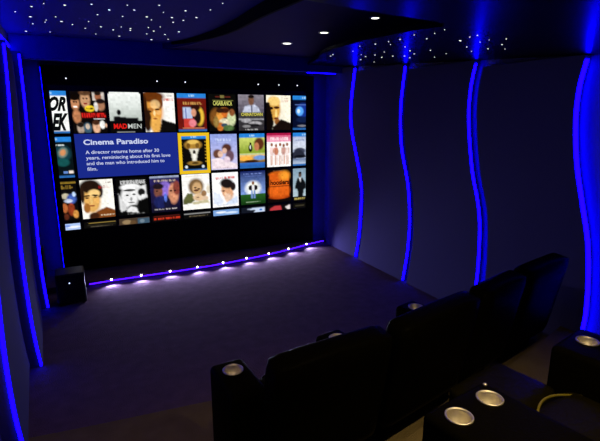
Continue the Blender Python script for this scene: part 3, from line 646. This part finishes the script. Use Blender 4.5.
def recliner(loc, rz, w, label, group=None, backh=.93, seat=.47, depth=.62, wide=False, ext=False):
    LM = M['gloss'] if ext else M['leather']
    """seat between two consoles; local origin on the floor under the seat front"""
    t = empty('theater_recliner', loc, rz); tag(t, label, 'seat', group)
    h = w / 2
    obj('seat_base', box(-h, h, -depth, -.05, .03, seat - .14, .015, 3), LM, t)
    o = obj('seat_cushion', pillow(-h + .004, h - .004, -depth + .05, -.0, seat - .139, seat, .018, .05, .014 if ext else .007, 5), LM, t, True)
    fr_ = pillow(-h + .012, h - .012, .035, .36, seat - .15, seat - .03, .012, .035) if ext else pillow(-h + .012, h - .012, -.049, .025, .08, seat - .15, .012, .03)
    o = obj('footrest', fr_, LM, t, True)
    if ext:
        for sx in (-1, 1): rod('footrest_arm', [(sx * (h - .06), -.06, seat - .2), (sx * (h - .06), .14, seat - .13)], .009, M['plastic'], t)
    rod('seat_piping', [(-h + .03 + (w - .06) * i / 24, -.075 + .075 * math.sin(math.pi * i / 24), seat - .012 + .022 * math.sin(math.pi * i / 24)) for i in range(25)], .006, M['sheen'] if ext else LM, t)  # on the rear seat its tan colour stands in for a leather highlight
    bk = empty('backrest', (0, 0, 0)) if False else None
    tilt = R(13)
    wing = .105 if wide else .02
    if wide: tilt = R(10)
    zb = .19 if wide else seat - .06
    yb = -depth - .01 if wide else -depth - .02
    bm = pillow(-h - wing, h + wing, -.075, .075, 0, (backh - zb) / math.cos(tilt) - .02, .012 if wide else .03, .04 if wide else .06)
    bmesh.ops.rotate(bm, verts=bm.verts, cent=(0, 0, 0), matrix=Matrix.Rotation(tilt, 3, 'X'))
    bmesh.ops.translate(bm, verts=bm.verts, vec=(0, yb, zb))
    b = obj('backrest', bm, LM, t, True)
    bm = pillow(-h + .05, h - .05, .075, .135, .02, .18, .02, .028)
    bmesh.ops.rotate(bm, verts=bm.verts, cent=(0, 0, 0), matrix=Matrix.Rotation(tilt, 3, 'X'))
    bmesh.ops.translate(bm, verts=bm.verts, vec=(0, yb - (.09 if wide else 0), seat - .06))
    obj('lumbar_cushion', bm, LM, b, True)
    bm = pillow(-h + .04, h - .04, .07, .13, .22, .40, .02, .028)
    bmesh.ops.rotate(bm, verts=bm.verts, cent=(0, 0, 0), matrix=Matrix.Rotation(tilt, 3, 'X'))
    bmesh.ops.translate(bm, verts=bm.verts, vec=(0, yb - (.09 if wide else 0), seat - .06))
    obj('headrest', bm, LM, b, True)
    return t

# front row on the first platform
CZ = .15
fc = [((.628, 2.079), 3), ((1.299, 2.141), 9), ((2.016, 2.293), 14), ((2.60, 2.44), 16), ((3.27, 2.58), 19)]
labs = ['black armrest with a cup holder at the left end of the front row',
        'black armrest with a cup holder, second from the left in the front row',
        'black armrest with a cup holder, third from the left in the front row',
        'black armrest with a cup holder, second from the right in the front row',
        'black armrest at the right end of the front row by the wall']
for k_, ((c, a), l) in enumerate(zip(fc, labs)):
    if k_ == 3: continue                       # two seats share the middle without an armrest
    cup_console('cup_holder_armrest' if k_ < 4 else 'armrest', (c[0], c[1], CZ), R(a), .19, .35, .60 if k_ < 4 else .44, [(0, 0)] if k_ < 4 else [], l, 'cup holder armrests in the front row', front=.11)
sl = ['black leather recliner at the left end of the front row', 'black leather recliner second from the left in the front row', 'black leather recliner third from the left in the front row', 'black leather recliner at the right end of the front row']
for i in range(4):
    a, b = Vector(fc[i][0]), Vector(fc[i + 1][0]); ang = (fc[i][1] + fc[i + 1][1]) / 2
    dr = (b - a).normalized(); ang = math.degrees(math.atan2(dr.y, dr.x))
    fwd = Vector((-math.sin(R(ang)), math.cos(R(ang))))
    c = (a + b) / 2 + fwd * .12
    w = (b - a).length - .19 - .03
    if i >= 2: w -= .03
    recliner((c.x, c.y, CZ), R(ang), w, sl[i], 'recliners in the front row', backh=.865, seat=.44, depth=.42, wide=True)

# rear row on the second platform
CZ = .30
cup_console('cup_holder_armrest', (1.319, 1.125, CZ), R(9), .40, .80, .62, [(-.1, 0), (.1, 0)], 'wide black armrest with two steel cup holders side by side in the rear row', 'armrests in the rear row', front=.10, knob=True)
cup_console('cup_holder_armrest', (2.235, 1.265, CZ), R(12), .34, .80, .62, [(.02, 0), (.22, 0)][:1], 'black armrest with one steel cup holder at the right edge, in the rear row', 'armrests in the rear row', front=.10)
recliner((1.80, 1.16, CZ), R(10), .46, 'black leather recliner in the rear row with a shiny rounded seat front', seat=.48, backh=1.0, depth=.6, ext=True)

# ------------------------------------------------------------------ lights
def spot(name, loc, target, power, color, size, blend=.6, rad=.02):
    l = bpy.data.lights.new(name, 'SPOT'); l.energy = power; l.color = color; l.spot_size = R(size); l.spot_blend = blend; l.shadow_soft_size = rad
    o = bpy.data.objects.new(name, l); col.objects.link(o); o.location = loc
    o.rotation_euler = (Vector(target) - Vector(loc)).to_track_quat('-Z', 'Y').to_euler()
    return o
for x in LX:
    d = (sf(x + .01) - sf(x - .01)) / .02
    n = Vector((d, -1, 0)).normalized()
    p0 = Vector((x, sf(x) - .026, .058)) + n * .018
    spot('stage_spot_beam', p0, p0 + n * .30 + Vector((0, 0, -.06)), 13.0, (.58, .58, 1.0), 134, .8, .008)
for x, y in ((2.212, 4.845), (2.253, 4.081), (2.30, 3.31)):
    spot('downlight_beam', (x, y, 2.80), (x, y, 0), .15, (1, .9, .8), 100, .8, .04)
spot('rear_downlight_beam', (1.45, .75, zs(0, .75) - .02), (1.62, 1.0, .3), 95.0, (1.0, .74, .34), 96, 1.0, .05)
spot('left_fill_beam', (.15, 1.3, zs(0, 1.3) - .02), (.25, 2.3, .15), 26.0, (1.0, .70, .42), 88, .9, .05)  # added warm fill for the platform's left end

w = bpy.data.worlds.new('world'); scene.world = w; w.use_nodes = True
w.node_tree.nodes['Background'].inputs[0].default_value = (0, 0, 0, 1)
w.node_tree.nodes['Background'].inputs[1].default_value = 0

# ------------------------------------------------------------------ camera
cam = bpy.data.cameras.new('camera'); co = bpy.data.objects.new('camera', cam); col.objects.link(co)
cam.sensor_width = 36; cam.sensor_fit = 'HORIZONTAL'; cam.lens = 456.29 / 600 * 36
co.location = (0, 0, 2.0429); co.rotation_euler = (R(90 - 12.956), 0, R(-26.067)); cam.clip_start = .02
scene.camera = co
scene.view_settings.view_transform = 'Standard'; scene.view_settings.look = 'None'
scene.view_settings.exposure = 0; scene.view_settings.gamma = 1
scene.view_settings.use_curve_mapping = False
